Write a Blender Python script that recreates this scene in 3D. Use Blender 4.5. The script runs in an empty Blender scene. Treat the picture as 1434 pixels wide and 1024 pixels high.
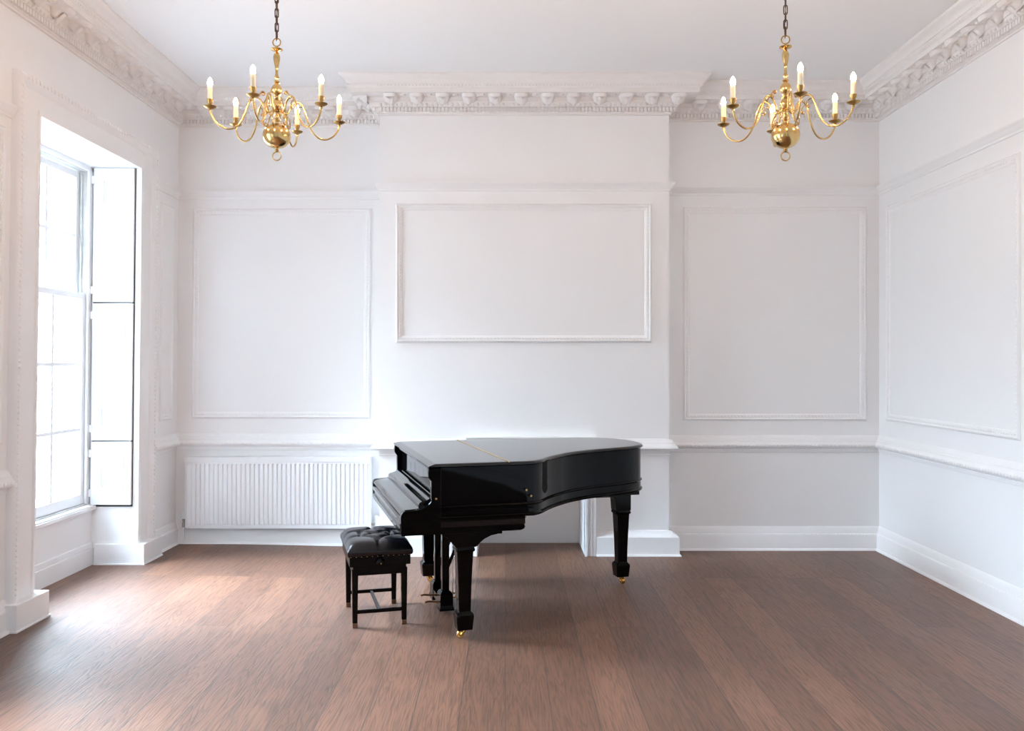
import bpy, math, random
from mathutils import Vector
random.seed(7)
PI = math.pi
sc = bpy.context.scene
COL = sc.collection

# ------------------------------------------------------------------ helpers
class MB:
    """collects polygons, then links them as ONE mesh object"""
    def __init__(s): s.v = []; s.f = []
    def add(s, vs, fs):
        o = len(s.v); s.v += [tuple(p) for p in vs]; s.f += [tuple(i + o for i in f) for f in fs]; return s
    def box(s, x0, x1, y0, y1, z0, z1):
        return s.add([(x0,y0,z0),(x1,y0,z0),(x1,y1,z0),(x0,y1,z0),(x0,y0,z1),(x1,y0,z1),(x1,y1,z1),(x0,y1,z1)],
                     [(0,3,2,1),(4,5,6,7),(0,1,5,4),(1,2,6,5),(2,3,7,6),(3,0,4,7)])
    def fbox(s, fn, a0, a1, b0, b1, c0, c1):
        """box in a mapped frame"""
        pts = [(a0,b0,c0),(a1,b0,c0),(a1,b1,c0),(a0,b1,c0),(a0,b0,c1),(a1,b0,c1),(a1,b1,c1),(a0,b1,c1)]
        return s.add([fn(*p) for p in pts], [(0,3,2,1),(4,5,6,7),(0,1,5,4),(1,2,6,5),(2,3,7,6),(3,0,4,7)])
    def loft(s, rings, cap0=True, cap1=True):
        n = len(rings[0]); vs = [p for r in rings for p in r]; fs = []
        for i in range(len(rings) - 1):
            for j in range(n):
                k = (j + 1) % n
                fs.append((i*n+j, i*n+k, (i+1)*n+k, (i+1)*n+j))
        if cap0: fs.append(tuple(range(n))[::-1])
        if cap1: fs.append(tuple((len(rings)-1)*n + j for j in range(n)))
        return s.add(vs, fs)
    def strip(s, rows, closed=False):
        n = len(rows[0]); vs = [p for r in rows for p in r]; fs = []
        m = len(rows)
        for i in range(m if closed else m - 1):
            i2 = (i + 1) % m
            for j in range(n - 1):
                fs.append((i*n+j, i2*n+j, i2*n+j+1, i*n+j+1))
        return s.add(vs, fs)
    def lathe(s, prof, n=24, c=(0,0,0)):
        """prof: (r, z) list, around the vertical axis through c"""
        rings = []
        for r, z in prof:
            r = max(r, 1e-5)
            rings.append([(c[0]+r*math.cos(2*PI*j/n), c[1]+r*math.sin(2*PI*j/n), c[2]+z) for j in range(n)])
        return s.loft(rings)
    def tube(s, pts, r, n=8, closed=False):
        pts = [Vector(p) for p in pts]; m = len(pts); rings = []
        rr = r if isinstance(r, (list, tuple)) else [r]*m
        t0 = None; N = None
        for i in range(m):
            if closed: t = pts[(i+1) % m] - pts[i-1]
            else: t = pts[min(i+1, m-1)] - pts[max(i-1, 0)]
            t.normalize()
            if N is None:
                N = t.cross(Vector((0,0,1)))
                if N.length < 1e-3: N = t.cross(Vector((1,0,0)))
                N.normalize()
            else:
                N = (N - t * N.dot(t)); N.normalize()
            B = t.cross(N)
            rings.append([pts[i] + (N*math.cos(2*PI*j/n) + B*math.sin(2*PI*j/n))*rr[i] for j in range(n)])
        if closed:
            vs = [p for q in rings for p in q]; fs = []
            for i in range(m):
                i2 = (i+1) % m
                for j in range(n):
                    k = (j+1) % n; fs.append((i*n+j, i*n+k, i2*n+k, i2*n+j))
            return s.add(vs, fs)
        return s.loft(rings)
    def bump(s, fn, a, c, ra, rc, d0, h):
        """small half-egg standing on a mapped wall: fn(along, out, up)"""
        vs = []
        for q, (k, hh) in enumerate(((1, 0), (.72, .7))):
            for j in range(6):
                t = 2*PI*j/6
                vs.append(fn(a + ra*k*math.cos(t), d0 + h*hh, c + rc*k*math.sin(t)))
        vs.append(fn(a, d0 + h, c))
        fs = [(j, (j+1) % 6, 6+(j+1) % 6, 6+j) for j in range(6)] + [(6+j, 6+(j+1) % 6, 12) for j in range(6)]
        return s.add(vs, fs)
    def build(s, name, mat, parent=None, smooth=None, bevel=None, seg=2):
        me = bpy.data.meshes.new(name); me.from_pydata(s.v, [], s.f); me.validate()
        import bmesh
        bm = bmesh.new(); bm.from_mesh(me)
        bmesh.ops.recalc_face_normals(bm, faces=bm.faces); bm.to_mesh(me); bm.free()
        me.materials.append(mat)
        o = bpy.data.objects.new(name, me); COL.objects.link(o)
        if parent: o.parent = parent
        if smooth is not None:
            me.shade_smooth()
            try: me.set_sharp_from_angle(angle=math.radians(smooth))
            except Exception: pass
        if bevel:
            b = o.modifiers.new('bevel', 'BEVEL'); b.width = bevel; b.segments = seg; b.limit_method = 'ANGLE'; b.angle_limit = math.radians(40)
        return o

def empty(name, loc, rz=0):
    o = bpy.data.objects.new(name, None); COL.objects.link(o); o.location = loc; o.rotation_euler = (0,0,rz)
    o.empty_display_size = .1
    return o
def tag(o, label=None, cat=None, group=None, kind=None):
    if label: o['label'] = label
    if cat: o['category'] = cat
    if group: o['group'] = group
    if kind: o['kind'] = kind
    return o
def copy_tree(o, parent=None):
    c = o.copy(); COL.objects.link(c); c.parent = parent
    for ch in list(o.children): copy_tree(ch, c)
    return c
def catmull(pts, n=6, closed=False):
    out = []; m = len(pts)
    rng = range(m) if closed else range(m - 1)
    for i in rng:
        p0 = pts[i-1] if (closed or i > 0) else pts[0]
        p1 = pts[i]; p2 = pts[(i+1) % m]
        p3 = pts[(i+2) % m] if closed else pts[min(i+2, m-1)]
        for q in range(n):
            t = q/n
            out.append(tuple(.5*((2*b) + (-a+c)*t + (2*a-5*b+4*c-d)*t*t + (-a+3*b-3*c+d)*t**3) for a,b,c,d in zip(p0,p1,p2,p3)))
    if not closed: out.append(tuple(pts[-1]))
    return out

# ------------------------------------------------------------------ materials
def mat(name, base, rough=.5, metal=0, bump=None, coat=0, spec=None, var=0, vscale=3):
    m = bpy.data.materials.new(name); m.use_nodes = True
    nt = m.node_tree; b = nt.nodes['Principled BSDF']
    b.inputs['Base Color'].default_value = (*base, 1); b.inputs['Roughness'].default_value = rough
    b.inputs['Metallic'].default_value = metal
    if coat: b.inputs['Coat Weight'].default_value = coat; b.inputs['Coat Roughness'].default_value = .03
    if spec is not None: b.inputs['Specular IOR Level'].default_value = spec
    tc = nt.nodes.new('ShaderNodeTexCoord')
    if bump:
        n = nt.nodes.new('ShaderNodeTexNoise'); n.inputs['Scale'].default_value = bump[0]; n.inputs['Detail'].default_value = 3
        bp = nt.nodes.new('ShaderNodeBump'); bp.inputs['Strength'].default_value = bump[1]; bp.inputs['Distance'].default_value = bump[2]
        nt.links.new(tc.outputs['Object'], n.inputs['Vector']); nt.links.new(n.outputs['Fac'], bp.inputs['Height'])
        nt.links.new(bp.outputs['Normal'], b.inputs['Normal'])
    if var:
        n = nt.nodes.new('ShaderNodeTexNoise'); n.inputs['Scale'].default_value = vscale; n.inputs['Detail'].default_value = 4
        r = nt.nodes.new('ShaderNodeMix'); r.data_type = 'RGBA'
        r.inputs[6].default_value = (*[c*(1-var) for c in base], 1); r.inputs[7].default_value = (*[min(1, c*(1+var)) for c in base], 1)
        nt.links.new(tc.outputs['Object'], n.inputs['Vector']); nt.links.new(n.outputs['Fac'], r.inputs[0])
        nt.links.new(r.outputs[2], b.inputs['Base Color'])
    return m

M = {}
M['paint'] = mat('wall_paint', (.83,.824,.826), .55, bump=(2.2,.12,.02), var=.012, vscale=2)
M['trim'] = mat('trim_paint', (.84,.833,.834), .45, var=.015, vscale=9)
M['carved'] = mat('carved_plaster', (.80,.775,.76), .65, bump=(60,.25,.004), var=.03, vscale=25)
M['ceil'] = mat('ceiling_paint', (.86,.855,.855), .7, bump=(1.5,.1,.02), var=.012, vscale=1.2)
M['joinery'] = mat('window_paint', (.80,.80,.81), .35, var=.02, vscale=14)
M['oldwood'] = mat('weathered_paint', (.52,.51,.49), .6, bump=(40,.4,.003), var=.25, vscale=18)
M['dark'] = mat('painted_gap_shade', (.03,.028,.025), .9)  # near-black colour standing in for shade between shutter leaves
M['lacquer'] = mat('black_lacquer', (.0005,.0005,.0007), .035, spec=.12)
M['lacquer_top'] = mat('black_lacquer_top', (.0015,.0015,.0018), .05, spec=.4)
M['lacquer_leg'] = mat('black_lacquer_leg', (.0006,.0006,.0007), .12, spec=.14)
M['ebony'] = mat('worn_black_paint', (.0008,.0008,.0008), .26, spec=.15)
M['brownedge'] = mat('brown_lacquer_band', (.006,.0026,.0016), .25, spec=.22)
M['brass'] = mat('polished_brass', (.60,.41,.17), .2, 1)
M['brass_dull'] = mat('aged_brass', (.42,.26,.09), .3, 1, var=.25, vscale=60)
M['copper'] = mat('worn_pedal_brass', (.42,.20,.09), .35, 1)
M['gold'] = mat('caster_brass', (.70,.42,.12), .25, 1)
M['bronze'] = mat('chain_iron', (.10,.062,.045), .45, .8)
M['sleeve'] = mat('candle_card', (.80,.70,.52), .6)
M['leather'] = mat('black_leather', (.003,.003,.005), .27, spec=.45, bump=(140,.25,.0015))
M['enamel'] = mat('radiator_enamel', (.83,.84,.86), .35)
M['chrome'] = mat('valve_metal', (.35,.33,.30), .35, 1)
M['steel'] = mat('steel', (.6,.6,.62), .3, 1)
M['tip'] = mat('worn_wood_tip', (.12,.055,.025), .5, var=.3, vscale=60)

def bulb_mat():
    m = bpy.data.materials.new('lit_bulb'); m.use_nodes = True
    b = m.node_tree.nodes['Principled BSDF']
    b.inputs['Base Color'].default_value = (1,.9,.75,1)
    b.inputs['Emission Color'].default_value = (1,.60,.30,1); b.inputs['Emission Strength'].default_value = BULB
    return m
def glass_mat():
    m = bpy.data.materials.new('window_glass'); m.use_nodes = True; nt = m.node_tree
    nt.nodes.remove(nt.nodes['Principled BSDF']); out = nt.nodes['Material Output']
    tr = nt.nodes.new('ShaderNodeBsdfTransparent'); gl = nt.nodes.new('ShaderNodeBsdfGlossy'); gl.inputs['Roughness'].default_value = .02
    fr = nt.nodes.new('ShaderNodeFresnel'); mx = nt.nodes.new('ShaderNodeMixShader')
    tr.inputs['Color'].default_value = (.95,.97,.97,1)
    geo = nt.nodes.new('ShaderNodeNewGeometry'); inv = nt.nodes.new('ShaderNodeMath'); inv.operation = 'SUBTRACT'; inv.inputs[0].default_value = 1
    mu = nt.nodes.new('ShaderNodeMath'); mu.operation = 'MULTIPLY'       # reflect on the outer faces only: the sheet is thin
    nt.links.new(geo.outputs['Backfacing'], inv.inputs[1]); nt.links.new(inv.outputs[0], mu.inputs[0]); nt.links.new(fr.outputs[0], mu.inputs[1])
    nt.links.new(mu.outputs[0], mx.inputs[0]); nt.links.new(tr.outputs[0], mx.inputs[1]); nt.links.new(gl.outputs[0], mx.inputs[2])
    nt.links.new(mx.outputs[0], out.inputs['Surface'])
    return m
def floor_mat():
    m = bpy.data.materials.new('oak_floorboards'); m.use_nodes = True; nt = m.node_tree
    N = nt.nodes.new; L = nt.links.new; b = nt.nodes['Principled BSDF']
    tc = N('ShaderNodeTexCoord'); sx = N('ShaderNodeSeparateXYZ'); L(tc.outputs['Object'], sx.inputs[0])
    cv = N('ShaderNodeCombineXYZ'); L(sx.outputs[1], cv.inputs[0]); L(sx.outputs[0], cv.inputs[1])
    br = N('ShaderNodeTexBrick'); L(cv.outputs[0], br.inputs['Vector'])
    br.offset = .37; br.offset_frequency = 3
    br.inputs['Scale'].default_value = 1; br.inputs['Brick Width'].default_value = 3.1; br.inputs['Row Height'].default_value = .205
    br.inputs['Mortar Size'].default_value = .0022; br.inputs['Mortar Smooth'].default_value = .3; br.inputs['Bias'].default_value = 0
    br.inputs['Color1'].default_value = (0,0,0,1); br.inputs['Color2'].default_value = (1,1,1,1); br.inputs['Mortar'].default_value = (.5,.5,.5,1)
    rnd = N('ShaderNodeSeparateColor'); L(br.outputs['Color'], rnd.inputs[0])
    # grain: contour lines of a stretched noise, different on every board
    off = N('ShaderNodeMath'); off.operation = 'MULTIPLY'; off.inputs[1].default_value = 37; L(rnd.outputs[0], off.inputs[0])
    gx = N('ShaderNodeMath'); gx.operation = 'MULTIPLY'; gx.inputs[1].default_value = 11; L(sx.outputs[0], gx.inputs[0])
    gy = N('ShaderNodeMath'); gy.operation = 'MULTIPLY'; gy.inputs[1].default_value = .8; L(sx.outputs[1], gy.inputs[0])
    gv = N('ShaderNodeCombineXYZ'); L(gx.outputs[0], gv.inputs[0]); L(gy.outputs[0], gv.inputs[1]); L(off.outputs[0], gv.inputs[2])
    n1 = N('ShaderNodeTexNoise'); n1.inputs['Scale'].default_value = 1; n1.inputs['Detail'].default_value = 2.5; n1.inputs['Roughness'].default_value = .45; L(gv.outputs[0], n1.inputs['Vector'])
    m1 = N('ShaderNodeMath'); m1.operation = 'MULTIPLY'; m1.inputs[1].default_value = 120; L(n1.outputs['Fac'], m1.inputs[0])
    s1 = N('ShaderNodeMath'); s1.operation = 'SINE'; L(m1.outputs[0], s1.inputs[0])
    mr = N('ShaderNodeMapRange'); mr.inputs[1].default_value = .1; mr.inputs[2].default_value = 1; L(s1.outputs[0], mr.inputs[0])
    # fine pores
    pv = N('ShaderNodeCombineXYZ')
    px = N('ShaderNodeMath'); px.operation = 'MULTIPLY'; px.inputs[1].default_value = 130; L(sx.outputs[0], px.inputs[0])
    py = N('ShaderNodeMath'); py.operation = 'MULTIPLY'; py.inputs[1].default_value = 5; L(sx.outputs[1], py.inputs[0])
    L(px.outputs[0], pv.inputs[0]); L(py.outputs[0], pv.inputs[1]); L(off.outputs[0], pv.inputs[2])
    n2 = N('ShaderNodeTexNoise'); n2.inputs['Scale'].default_value = 1; n2.inputs['Detail'].default_value = 2; L(pv.outputs[0], n2.inputs['Vector'])
    # broad wear
    n3 = N('ShaderNodeTexNoise'); n3.inputs['Scale'].default_value = 1.7; n3.inputs['Detail'].default_value = 5; L(tc.outputs['Object'], n3.inputs['Vector'])
    ramp = N('ShaderNodeValToRGB'); e = ramp.color_ramp.elements
    e[0].position = 0; e[0].color = (.098,.041,.0205,1); e[1].position = 1; e[1].color = (.245,.112,.061,1)
    x = ramp.color_ramp.elements.new(.5); x.color = (.166,.073,.0385,1)
    mixv = N('ShaderNodeMath'); mixv.operation = 'MULTIPLY_ADD'; mixv.inputs[1].default_value = .6
    h = N('ShaderNodeMath'); h.operation = 'MULTIPLY'; h.inputs[1].default_value = .55; L(n3.outputs['Fac'], h.inputs[0])
    L(rnd.outputs[0], mixv.inputs[0]); L(h.outputs[0], mixv.inputs[2]); L(mixv.outputs[0], ramp.inputs[0])
    g = N('ShaderNodeMix'); g.data_type = 'RGBA'; g.blend_type = 'MULTIPLY'; g.inputs[7].default_value = (.50,.46,.44,1)
    gf = N('ShaderNodeMath'); gf.operation = 'MULTIPLY'; gf.inputs[1].default_value = .5; L(mr.outputs[0], gf.inputs[0])
    L(gf.outputs[0], g.inputs[0]); L(ramp.outputs[0], g.inputs[6])
    g2 = N('ShaderNodeMix'); g2.data_type = 'RGBA'; g2.blend_type = 'MULTIPLY'; g2.inputs[7].default_value = (.52,.49,.47,1)
    pr = N('ShaderNodeMapRange'); pr.inputs[1].default_value = .47; pr.inputs[2].default_value = .68; L(n2.outputs['Fac'], pr.inputs[0])
    L(pr.outputs[0], g2.inputs[0]); L(g.outputs[2], g2.inputs[6])
    g3 = N('ShaderNodeMix'); g3.data_type = 'RGBA'; g3.inputs[7].default_value = (.03,.018,.012,1)
    L(br.outputs['Fac'], g3.inputs[0]); L(g2.outputs[2], g3.inputs[6]); L(g3.outputs[2], b.inputs['Base Color'])
    rr = N('ShaderNodeMapRange'); rr.inputs[3].default_value = .42; rr.inputs[4].default_value = .58; b.inputs['Specular IOR Level'].default_value = .55; b.inputs['Coat Weight'].default_value = .4; b.inputs['Coat Roughness'].default_value = .52; L(n3.outputs['Fac'], rr.inputs[0]); L(rr.outputs[0], b.inputs['Roughness'])
    hb = N('ShaderNodeMath'); hb.operation = 'ADD'; L(mr.outputs[0], hb.inputs[0])
    sm = N('ShaderNodeMath'); sm.operation = 'MULTIPLY'; sm.inputs[1].default_value = 4; L(br.outputs['Fac'], sm.inputs[0]); L(sm.outputs[0], hb.inputs[1])
    bp = N('ShaderNodeBump'); bp.invert = True; bp.inputs['Strength'].default_value = .35; bp.inputs['Distance'].default_value = .0012
    L(hb.outputs[0], bp.inputs['Height']); L(bp.outputs['Normal'], b.inputs['Normal'])
    return m

WORLD = 10.0
SKY = (.735,.878,1,1); GROUND = .40; BACK = .10; GLOW = 44; GLOWC = (.64,.80,1,1)
BULB = 170.0
EXPO = 1.43
M['bulb'] = bulb_mat(); M['glass'] = glass_mat(); M['floor'] = floor_mat()

# ------------------------------------------------------------------ room plan
CZ = 3.84; YN = -3.0
def xL(y, z):
    t = z/CZ
    return (-2.83 - .02*(7.3-y))*(1-t) + (-2.795 - .010*(7.3-y))*t
XR = 3.125; YB = 6.957; YR = 7.14; XB0 = -1.028; XB1 = 1.333
YA0, YA1 = 7.312, 7.312
def rise(x):
    t = min(1, max(0, (-1.2 - x)/1.2)); return .02*t*t*(3-2*t)
def path(z):
    return [Vector(p) for p in ((xL(YN,z),YN),(xL(YA0,z),YA0),(XB0,YA1),(XB0,YB),(XB1,YB),(XB1,YR),(XR,YR),(XR,YN))]
def seg(i, z):
    p = path(z); a, b = p[i], p[i+1]; d = (b-a).normalized(); return a, d, Vector((d.y, -d.x))
def lift(p):
    x, y, z = p
    return (x, y, z + rise(x)*max(0, 1 - max(z,0)/.5) if z < .5 else z)
def wp(i):
    """point on wall i: along (metres from its start), out, up"""
    def f(s, d, z):
        a, dr, n = seg(i, z); q = a + dr*s + n*d
        return lift((q.x, q.y, z))
    return f
def wl(y, d, z): return lift((xL(y, z) + d, y, z))            # left wall by y
def corner(j, d, z):
    """mitred corner j of the plan, offset by d"""
    a, da, na = seg(j-1, z); b, db, nb = seg(j, z)
    p1 = a + na*d; p2 = b + nb*d
    den = da.x*db.y - da.y*db.x
    t = ((p2.x-p1.x)*db.y - (p2.y-p1.y)*db.x)/den
    q = p1 + da*t
    return lift((q.x, q.y, z))
def molding(mb, i, prof, s0=None, s1=None):
    """sweep profile (out, up) along wall i; mitre where s0 / s1 is None"""
    f = wp(i); r0, r1 = [], []
    for d, z in prof:
        if s0 is None: r0.append(corner(i, d, z) if i > 0 else f(0, d, z))
        else: r0.append(f(s0, d, z))
        if s1 is None: r1.append(corner(i+1, d, z) if i < 6 else f((path(z)[7]-path(z)[6]).length, d, z))
        else: r1.append(f(s1, d, z))
    n = len(prof)
    mb.strip([r0, r1])
    if s0 is not None: mb.add(r0, [tuple(range(n))])
    if s1 is not None: mb.add(r1, [tuple(range(n))[::-1]])
SEGLEN = [(path(1.5)[i+1]-path(1.5)[i]).length for i in range(7)]

def struct(mb, name, m, smooth=None, bevel=None):
    return tag(mb.build(name, m, None, smooth, bevel), kind='structure')

# floor, with the slight rise towards the window corner
mb = MB(); xs = [-3.35,-2.6,-2.4,-2.2,-2.0,-1.8,-1.6,-1.4,-1.2,0,XR+.2]; ys = [YN-.45, 0, 2, 4, 5, 6, 7, 7.55]
mb.add([(x,y,rise(x)) for x in xs for y in ys], [(i*8+j,(i+1)*8+j,(i+1)*8+j+1,i*8+j+1) for i in range(10) for j in range(7)])
floor = struct(mb, 'floor', M['floor'], smooth=40)
struct(MB().box(-3.5, XR+.35, YN-.45, 7.6, CZ, CZ+.15), 'ceiling', M['ceil'])

# window openings of the left wall
WINS = [(5.15, 6.54), (2.2, 3.6), (-.8, .6)]
WT = 3.055
mb = MB()
ycuts = sorted([YN-.3] + [q for w in WINS for q in w] + [7.7])
for a, b in zip(ycuts[::2], ycuts[1::2]):
    mb.fbox(wl, a, b, -.42, 0, -.03, CZ+.1)
for a, b in WINS:
    mb.fbox(wl, a, b, -.42, 0, WT, CZ+.1)
    mb.fbox(wl, a, b, -.42, -.33, -.03, .45)
struct(mb, 'wall_left', M['paint'])
struct(MB().box(XR, XR+.3, YN-.3, 7.7, -.05, CZ+.1), 'wall_right', M['paint'])
ADDED_WINS = [(-2.25, -.75), (1.0, 2.5)]  # unseen openings behind the camera, added for flatter daylight
def wf(x, d, z): return (x, YN + d, z)
mb = MB(); xc = [-3.6] + [q for w in ADDED_WINS for q in w] + [XR+.3]
for a, b in zip(xc[::2], xc[1::2]): mb.box(a, b, YN-.42, YN, -.05, CZ+.1)
for a, b in ADDED_WINS:
    mb.box(a, b, YN-.42, YN, WT, CZ+.1); mb.box(a, b, YN-.42, YN-.33, -.03, .45)
struct(mb, 'wall_front', M['paint'])
FX0, FX1, FZ = -.226, .64, .87           # fireplace opening
mb = MB()
p = path(1)
mb.add([(-3.2,YA0,-.05),(XB0+.1,YA1,-.05),(XB0+.1,7.8,-.05),(-3.2,7.8,-.05),(-3.2,YA0,CZ+.1),(XB0+.1,YA1,CZ+.1),(XB0+.1,7.8,CZ+.1),(-3.2,7.8,CZ+.1)],
       [(0,3,2,1),(4,5,6,7),(0,1,5,4),(1,2,6,5),(2,3,7,6),(3,0,4,7)])
struct(mb, 'wall_alcove', M['paint'])
mb = MB(); mb.box(XB0, FX0, YB, 7.8, -.05, CZ+.1); mb.box(FX1, XB1, YB, 7.8, -.05, CZ+.1); mb.box(FX0, FX1, YB, 7.8, FZ, CZ+.1)
mb.box(FX0, FX1, 7.40, 7.8, -.05, FZ)
struct(mb, 'wall_chimney', M['paint'])
mb = MB(); mb.box(XB1-.1, XR+.3, YR, 7.8, -.05, CZ+.1)
struct(mb, 'wall_back', M['paint'])

# ------------------------------------------------------------------ cornice
CP = [(0,3.58),(.014,3.58),(.014,3.591),(.03,3.597),(.03,3.634),(.055,3.636),(.058,3.64),(.072,3.655),(.076,3.668),(.085,3.67),(.085,3.706),
      (.205,3.706),(.205,3.742),(.212,3.745),(.222,3.757),(.225,3.770),(.231,3.772),(.235,3.786),(.252,3.802),(.268,3.812),(.278,3.822),(.28,3.826),(.28,CZ)]
def cornice(i, smin=0, smax=None):
    mb = MB(); molding(mb, i, CP); f = wp(i); L = SEGLEN[i]
    conv0 = i in (3,4,5) and i != 5
    # corner trims for ornaments: convex corners extend, concave ones retreat
    e = {0:(0,-1),1:(-1,-1),2:(-1,1),3:(1,1),4:(1,-1),5:(-1,-1),6:(-1,0)}[i]
    def span(d): return (max(smin, 0 - e[0]*d), min(smax if smax else 99, L + e[1]*d))
    a, b = span(.05); n = max(1, int(round((b-a)/.0298))); st = (b-a)/n
    for k in range(n):                                    # dentils
        s = a + k*st; mb.fbox(f, s+.004, s+st-.004, .028, .053, 3.599, 3.633)
    a, b = span(.07); n = max(1, int(round((b-a)/.041))); st = (b-a)/n
    for k in range(n):                                    # egg row
        mb.bump(f, a+(k+.5)*st, 3.653, st*.40, .016, .058, .022)
    a, b = span(.235); 
    if b-a > .05:
        n = int(round((b-a)/.028)); st = (b-a)/n
        for k in range(n): mb.bump(f, a+(k+.5)*st, 3.757, st*.42, .010, .212, .014)
    a, b = span(.16); n = max(1, int(round((b-a)/.203))); st = (b-a)/n
    if b-a > .08:
        for k in range(n):                                # scrolled modillions
            c = a + (k+.5)*st; w = .058
            prof = [(.083,3.655),(.098,3.646),(.115,3.652),(.125,3.670),(.15,3.683),(.172,3.672),(.190,3.676),(.200,3.692),(.203,3.704)]
            rows = []
            for q in range(11):
                t = -1 + q/5; sc_ = max(0, 1-abs(t)**3)**.5
                rows.append([f(c+w*t, .083+(d-.083)*(.55+.45*sc_), 3.7065-(3.7065-z)*sc_) for d, z in prof])
            mb.strip(rows)
            leaf = [(.10,3.646),(.12,3.651),(.135,3.668),(.155,3.676),(.172,3.668),(.192,3.673)]
            r0 = [f(c-.02,d,z) for d,z in leaf]; r1 = [f(c,d,z-.009) for d,z in leaf]; r2 = [f(c+.02,d,z) for d,z in leaf]
            mb.strip([r0, r1, r2])
            # small rosette on the soffit between two brackets
            q = c + st/2
            if q < b:
                mb.bump(lambda s, d, z: f(s, z, 3.706 - d), q, .145, .026, .030, 0, .014)
    return mb
CN = ['trim_1','trim_2','trim_3','trim_4','trim_5','trim_6','trim_7']
CLAB = ['left wall','left alcove','left return of the chimney breast','chimney breast','right return of the chimney breast','right alcove','right wall']
for i in range(7):
    struct(cornice(i, smin=6.2 if i == 0 else 0, smax=4.2 if i == 6 else None), CN[i], M['carved'], smooth=35)

# ------------------------------------------------------------------ rails and baseboards
RAIL = [(0,2.962),(.010,2.964),(.012,2.978),(.022,2.986),(.026,3.0),(.036,3.010),(.042,3.018),(.045,3.022),(.045,3.031),(0,3.036)]
DADO = [(0,.812),(.010,.816),(.013,.832),(.013,.846),(.030,.856),(.050,.862),(.056,.872),(.052,.890),(.040,.902),(.036,.916),(.028,.920),(.022,.936),(.010,.950),(0,.958)]
DADO_B = [(0,.805),(.010,.808),(.010,.816),(.004,.818),(.004,.852),(.030,.856),(.062,.862),(.066,.870),(.060,.884),(.045,.896),(.036,.906),(.034,.914),(.030,.918),(.018,.932),(.012,.942),(0,.944)]
BASE = [(0,-.02),(.052,-.02),(.052,.006),(.046,.014),(.034,.018),(.034,.128),(.031,.134),(.022,.140),(.020,.150),(.014,.170),(.008,.190),(0,.197)]
BASE_B = [(0,-.02),(.085,-.02),(.085,.008),(.078,.014),(.072,.016),(.072,.152),(.066,.158),(.045,.168),(.030,.182),(.022,.196),(0,.200)]
def yl(y): return (y - YN)
gaps = [(YN, -1.06), (.86, 1.94), (3.86, 4.89), (6.80, None)]
rl, dl = MB(), MB()
for a, b in gaps:
    molding(rl, 0, RAIL, yl(a), yl(b) if b else None)
    molding(dl, 0, DADO, yl(a), yl(b) if b else None)
def carve(mb, i, a, b, z, rc, d0, h, step):
    n = int((b-a)/step); f = wp(i); st = (b-a)/n
    for k in range(n): mb.bump(f, a+(k+.5)*st, z, st*.46, rc, d0, h)
carve(dl, 0, yl(3.9), yl(4.88), .877, .013, .050, .012, .034); carve(dl, 0, yl(6.81), yl(7.26), .877, .013, .050, .012, .034)
struct(rl, 'trim_8', M['trim'], smooth=40); struct(dl, 'trim_9', M['trim'], smooth=40)
for k, i in enumerate((1,2,3,4,5,6)):
    mb = MB(); molding(mb, i, RAIL); struct(mb, 'trim_%d' % (10+k), M['trim'], smooth=40)
    mb = MB()
    if i == 3:                                             # stops beside the fireplace surround
        molding(mb, i, DADO_B, None, (FX0-.10)-XB0); molding(mb, i, DADO_B, (FX1+.10)-XB0, None)
    else: molding(mb, i, DADO_B if i in (2,4) else DADO)
    if i in (1,5,6):
        L = SEGLEN[i]; a = .06; b = min(L-.06, 3.6) if i == 6 else L-.06
        carve(mb, i, a, b, .877, .013, .050, .012, .034)
        carve(mb, i, a, b, .836, .006, .011, .006, .022)
    struct(mb, 'trim_%d' % (16+k), M['trim'], smooth=40)
# baseboards
mb = MB()
for a, b in [(YN,-.86),(.66,2.14),(3.66,5.13),(6.86,None)]:
    molding(mb, 0, BASE, yl(a), yl(b) if b else None)
for a, b in WINS:                                          # raised plinth blocks beside each opening and base under the sill
    for y0, y1 in ((a-.28, a+.06), (b-.025, b+.30)):
        mb.fbox(wl, y0, y1, -.30 if y0 > a else -.02, .085, -.02, .165)
        mb.fbox(wl, y0-.008, y1+.006, -.30 if y0 > a else -.02, .092, -.02, .012)
    mb.fbox(wl, a, b, -.34, -.31, -.02, .135)
    mb.fbox(wl, a, b, -.34, -.318, .135, .18)
struct(mb, 'baseboard_left', M['trim'], bevel=.004)
mb = MB(); molding(mb, 1, BASE); molding(mb, 2, BASE_B); molding(mb, 4, BASE_B)
molding(mb, 3, BASE_B, None, (FX0-.093)-XB0); molding(mb, 3, BASE_B, (FX1+.093)-XB0, None)
molding(mb, 5, BASE)
carve(mb, 5, .09, SEGLEN[5]-.04, .136, .005, .022, .012, .03)
struct(mb, 'baseboard_back', M['trim'], smooth=40)
mb = MB(); molding(mb, 6, BASE); carve(mb, 6, .04, 3.4, .136, .005, .022, .012, .03)
struct(mb, 'baseboard_right', M['trim'], smooth=40)

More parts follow.
